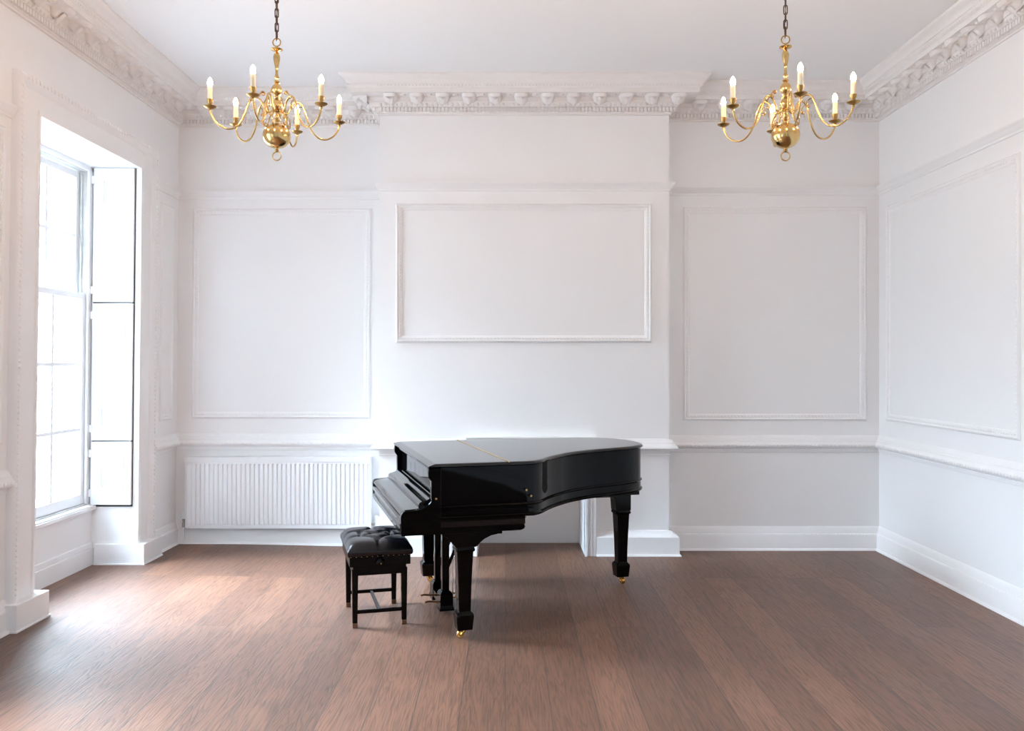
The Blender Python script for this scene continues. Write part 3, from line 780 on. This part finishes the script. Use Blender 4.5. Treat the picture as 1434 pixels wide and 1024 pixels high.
arm = A.build('arm', M['brass'], ch, smooth=60)
dp = MB().lathe([(.004,-.004),(.012,-.003),(.024,.003),(.030,.008),(.0305,.010),(.028,.0095),(.012,.004),(.0065,.006),(.0095,.012),(.008,.018),(.0105,.024),(.0135,.030),(.0140,.038),(.0150,.040),(.0150,.043),(.0120,.043)], 24, (.314,0,0)).build('drip_pan', M['brass_dull'], arm, smooth=35)
MB().lathe([(.0118,.036),(.0118,.101),(.0108,.103),(.0075,.1035)], 18, (.314,0,0)).build('candle_sleeve', M['sleeve'], arm, smooth=40)
MB().lathe([(.0070,.103),(.0085,.107),(.0110,.114),(.0118,.121),(.0108,.129),(.0078,.137),(.0036,.144),(.001,.147)], 18, (.314,0,0)).build('bulb', M['bulb'], arm, smooth=60)
# arms point away from the viewer's -y at multiples of 60 degrees
arm.location = (0,0,-.044); arm.rotation_euler = (0,0,-PI/2)
for k in range(1, 6):
    c = copy_tree(arm, ch); c.rotation_euler = (0,0,-PI/2 + k*PI/3)
# chain up to a ceiling hook
DROP = CZ - 2.818
mb = MB(); z = pz(52.5); k = 0
while z < DROP - .05:
    L_, w = .046, .0085; pts = []
    for j in range(16):
        t = 2*PI*j/16; x = w*math.cos(t); zz = (L_/2-w)*(1 if math.sin(t) > 0 else -1)*(1 if abs(math.sin(t)) > .2 else abs(math.sin(t))/.2) + w*math.sin(t)
        pts.append((x,0,z+L_/2-.004+zz) if k % 2 else (0,x,z+L_/2-.004+zz))
    mb.tube(pts, .0027, 6, closed=True); z += L_-.0105; k += 1
mb.tube([(0,0,z-.01),(0,0,DROP-.02)], .003, 6)
mb.tube([(-.002,.002,pz(56)),(-.004,.002,pz(40)),(.003,.003,pz(0)),(.001,.003,DROP-.02)], .0022, 6)
mb.build('chain', M['bronze'], ch, smooth=60)
MB().lathe([(.006,DROP-.045),(.02,DROP-.04),(.045,DROP-.02),(.05,DROP-.004),(.05,DROP)], 24).build('ceiling_rose', M['brass'], ch, smooth=40)
ch2 = copy_tree(ch)
def pix(u, v, y): return ((u-708)*y/1195, y, 1.57-(v-507)*y/1195)
ch.location = (pix(387.5, 0, 4.225)[0], 4.225, 2.830); ch.rotation_euler = (0,0,math.radians(-4.5))
ch2.location = (pix(1100, 0, 4.13)[0], 4.13, 2.807); ch2.rotation_euler = (0,0,math.radians(-6.5))
tag(ch, 'brass six-arm chandelier with lit candle bulbs hanging on the window side, above the radiator', 'chandelier', 'brass chandeliers')
tag(ch2, 'brass six-arm chandelier with lit candle bulbs hanging near the right-hand wall', 'chandelier', 'brass chandeliers')

# ------------------------------------------------------------------ light
w = bpy.data.worlds.new('overcast_sky'); sc.world = w; w.use_nodes = True
nt = w.node_tree; bg = nt.nodes['Background']; bg.inputs[0].default_value = SKY
tc = nt.nodes.new('ShaderNodeTexCoord'); sx = nt.nodes.new('ShaderNodeSeparateXYZ'); nt.links.new(tc.outputs['Generated'], sx.inputs[0])
el = nt.nodes.new('ShaderNodeMapRange'); el.interpolation_type = 'SMOOTHSTEP'      # sky over a darker street
el.inputs[1].default_value = -.15; el.inputs[2].default_value = .45; el.inputs[3].default_value = GROUND; el.inputs[4].default_value = 1
az = nt.nodes.new('ShaderNodeMapRange'); az.interpolation_type = 'SMOOTHSTEP'      # brighter on the open (left) side
az.inputs[1].default_value = .05; az.inputs[2].default_value = .85; az.inputs[3].default_value = BACK; az.inputs[4].default_value = 1
m1 = nt.nodes.new('ShaderNodeMath'); m1.operation = 'MULTIPLY'; m2 = nt.nodes.new('ShaderNodeMath'); m2.operation = 'MULTIPLY'; m2.inputs[1].default_value = WORLD
dt = nt.nodes.new('ShaderNodeVectorMath'); dt.operation = 'DOT_PRODUCT'; dt.inputs[1].default_value = (-.85,.53,0)
nt.links.new(tc.outputs['Generated'], dt.inputs[0])
nt.links.new(sx.outputs[2], el.inputs[0]); nt.links.new(dt.outputs['Value'], az.inputs[0])
nt.links.new(el.outputs[0], m1.inputs[0]); nt.links.new(az.outputs[0], m1.inputs[1]); nt.links.new(m1.outputs[0], m2.inputs[0])
# broad glow of the sun behind thin cloud
dg = nt.nodes.new('ShaderNodeVectorMath'); dg.operation = 'DOT_PRODUCT'; dg.inputs[1].default_value = Vector((-.70,.08,.73)).normalized()
gl = nt.nodes.new('ShaderNodeMapRange'); gl.interpolation_type = 'SMOOTHSTEP'; gl.inputs[1].default_value = .76; gl.inputs[2].default_value = 1; gl.inputs[3].default_value = 0; gl.inputs[4].default_value = GLOW
nt.links.new(tc.outputs['Generated'], dg.inputs[0]); nt.links.new(dg.outputs['Value'], gl.inputs[0]); nt.links.new(m2.outputs[0], bg.inputs[1])
bg2 = nt.nodes.new('ShaderNodeBackground'); bg2.inputs[0].default_value = GLOWC; nt.links.new(gl.outputs[0], bg2.inputs[1])
ash = nt.nodes.new('ShaderNodeAddShader'); nt.links.new(bg.outputs[0], ash.inputs[0]); nt.links.new(bg2.outputs[0], ash.inputs[1])
nt.links.new(ash.outputs[0], nt.nodes['World Output'].inputs['Surface'])
for k, (a, b) in enumerate(WINS):
    l = bpy.data.lights.new('window_portal', 'AREA'); l.shape = 'RECTANGLE'; l.size = b-a+.1; l.size_y = 2.75
    l.cycles.is_portal = True
    o = bpy.data.objects.new('window_portal', l); COL.objects.link(o); o.location = (-3.45,(a+b)/2,1.78); o.rotation_euler = (0,-PI/2,0)
    o.rotation_euler = Vector((1,0,0)).to_track_quat('-Z','Z').to_euler()
for a, b in ADDED_WINS:
    l = bpy.data.lights.new('window_portal', 'AREA'); l.shape = 'RECTANGLE'; l.size = b-a+.1; l.size_y = 2.75
    l.cycles.is_portal = True
    o = bpy.data.objects.new('window_portal', l); COL.objects.link(o); o.location = ((a+b)/2, YN-.56, 1.78)
    o.rotation_euler = Vector((0,1,0)).to_track_quat('-Z','Z').to_euler()

# ------------------------------------------------------------------ camera
cd = bpy.data.cameras.new('camera'); cam = bpy.data.objects.new('camera', cd); COL.objects.link(cam)
cd.sensor_width = 36; cd.lens = 30.0; cd.clip_start = .05
cam.location = (0,0,1.57); cam.rotation_euler = (PI/2,0,0)
cd.shift_x = 9/1434; cd.shift_y = -5/1434
sc.camera = cam
vs = sc.view_settings; vs.view_transform = 'Standard'; vs.look = 'None'; vs.gamma = 1; vs.exposure = EXPO; vs.use_curve_mapping = False
cy = sc.cycles; cy.max_bounces = 14; cy.diffuse_bounces = 8; cy.glossy_bounces = 6; cy.transparent_max_bounces = 12; cy.use_denoising = True
cy.sample_clamp_indirect = 8
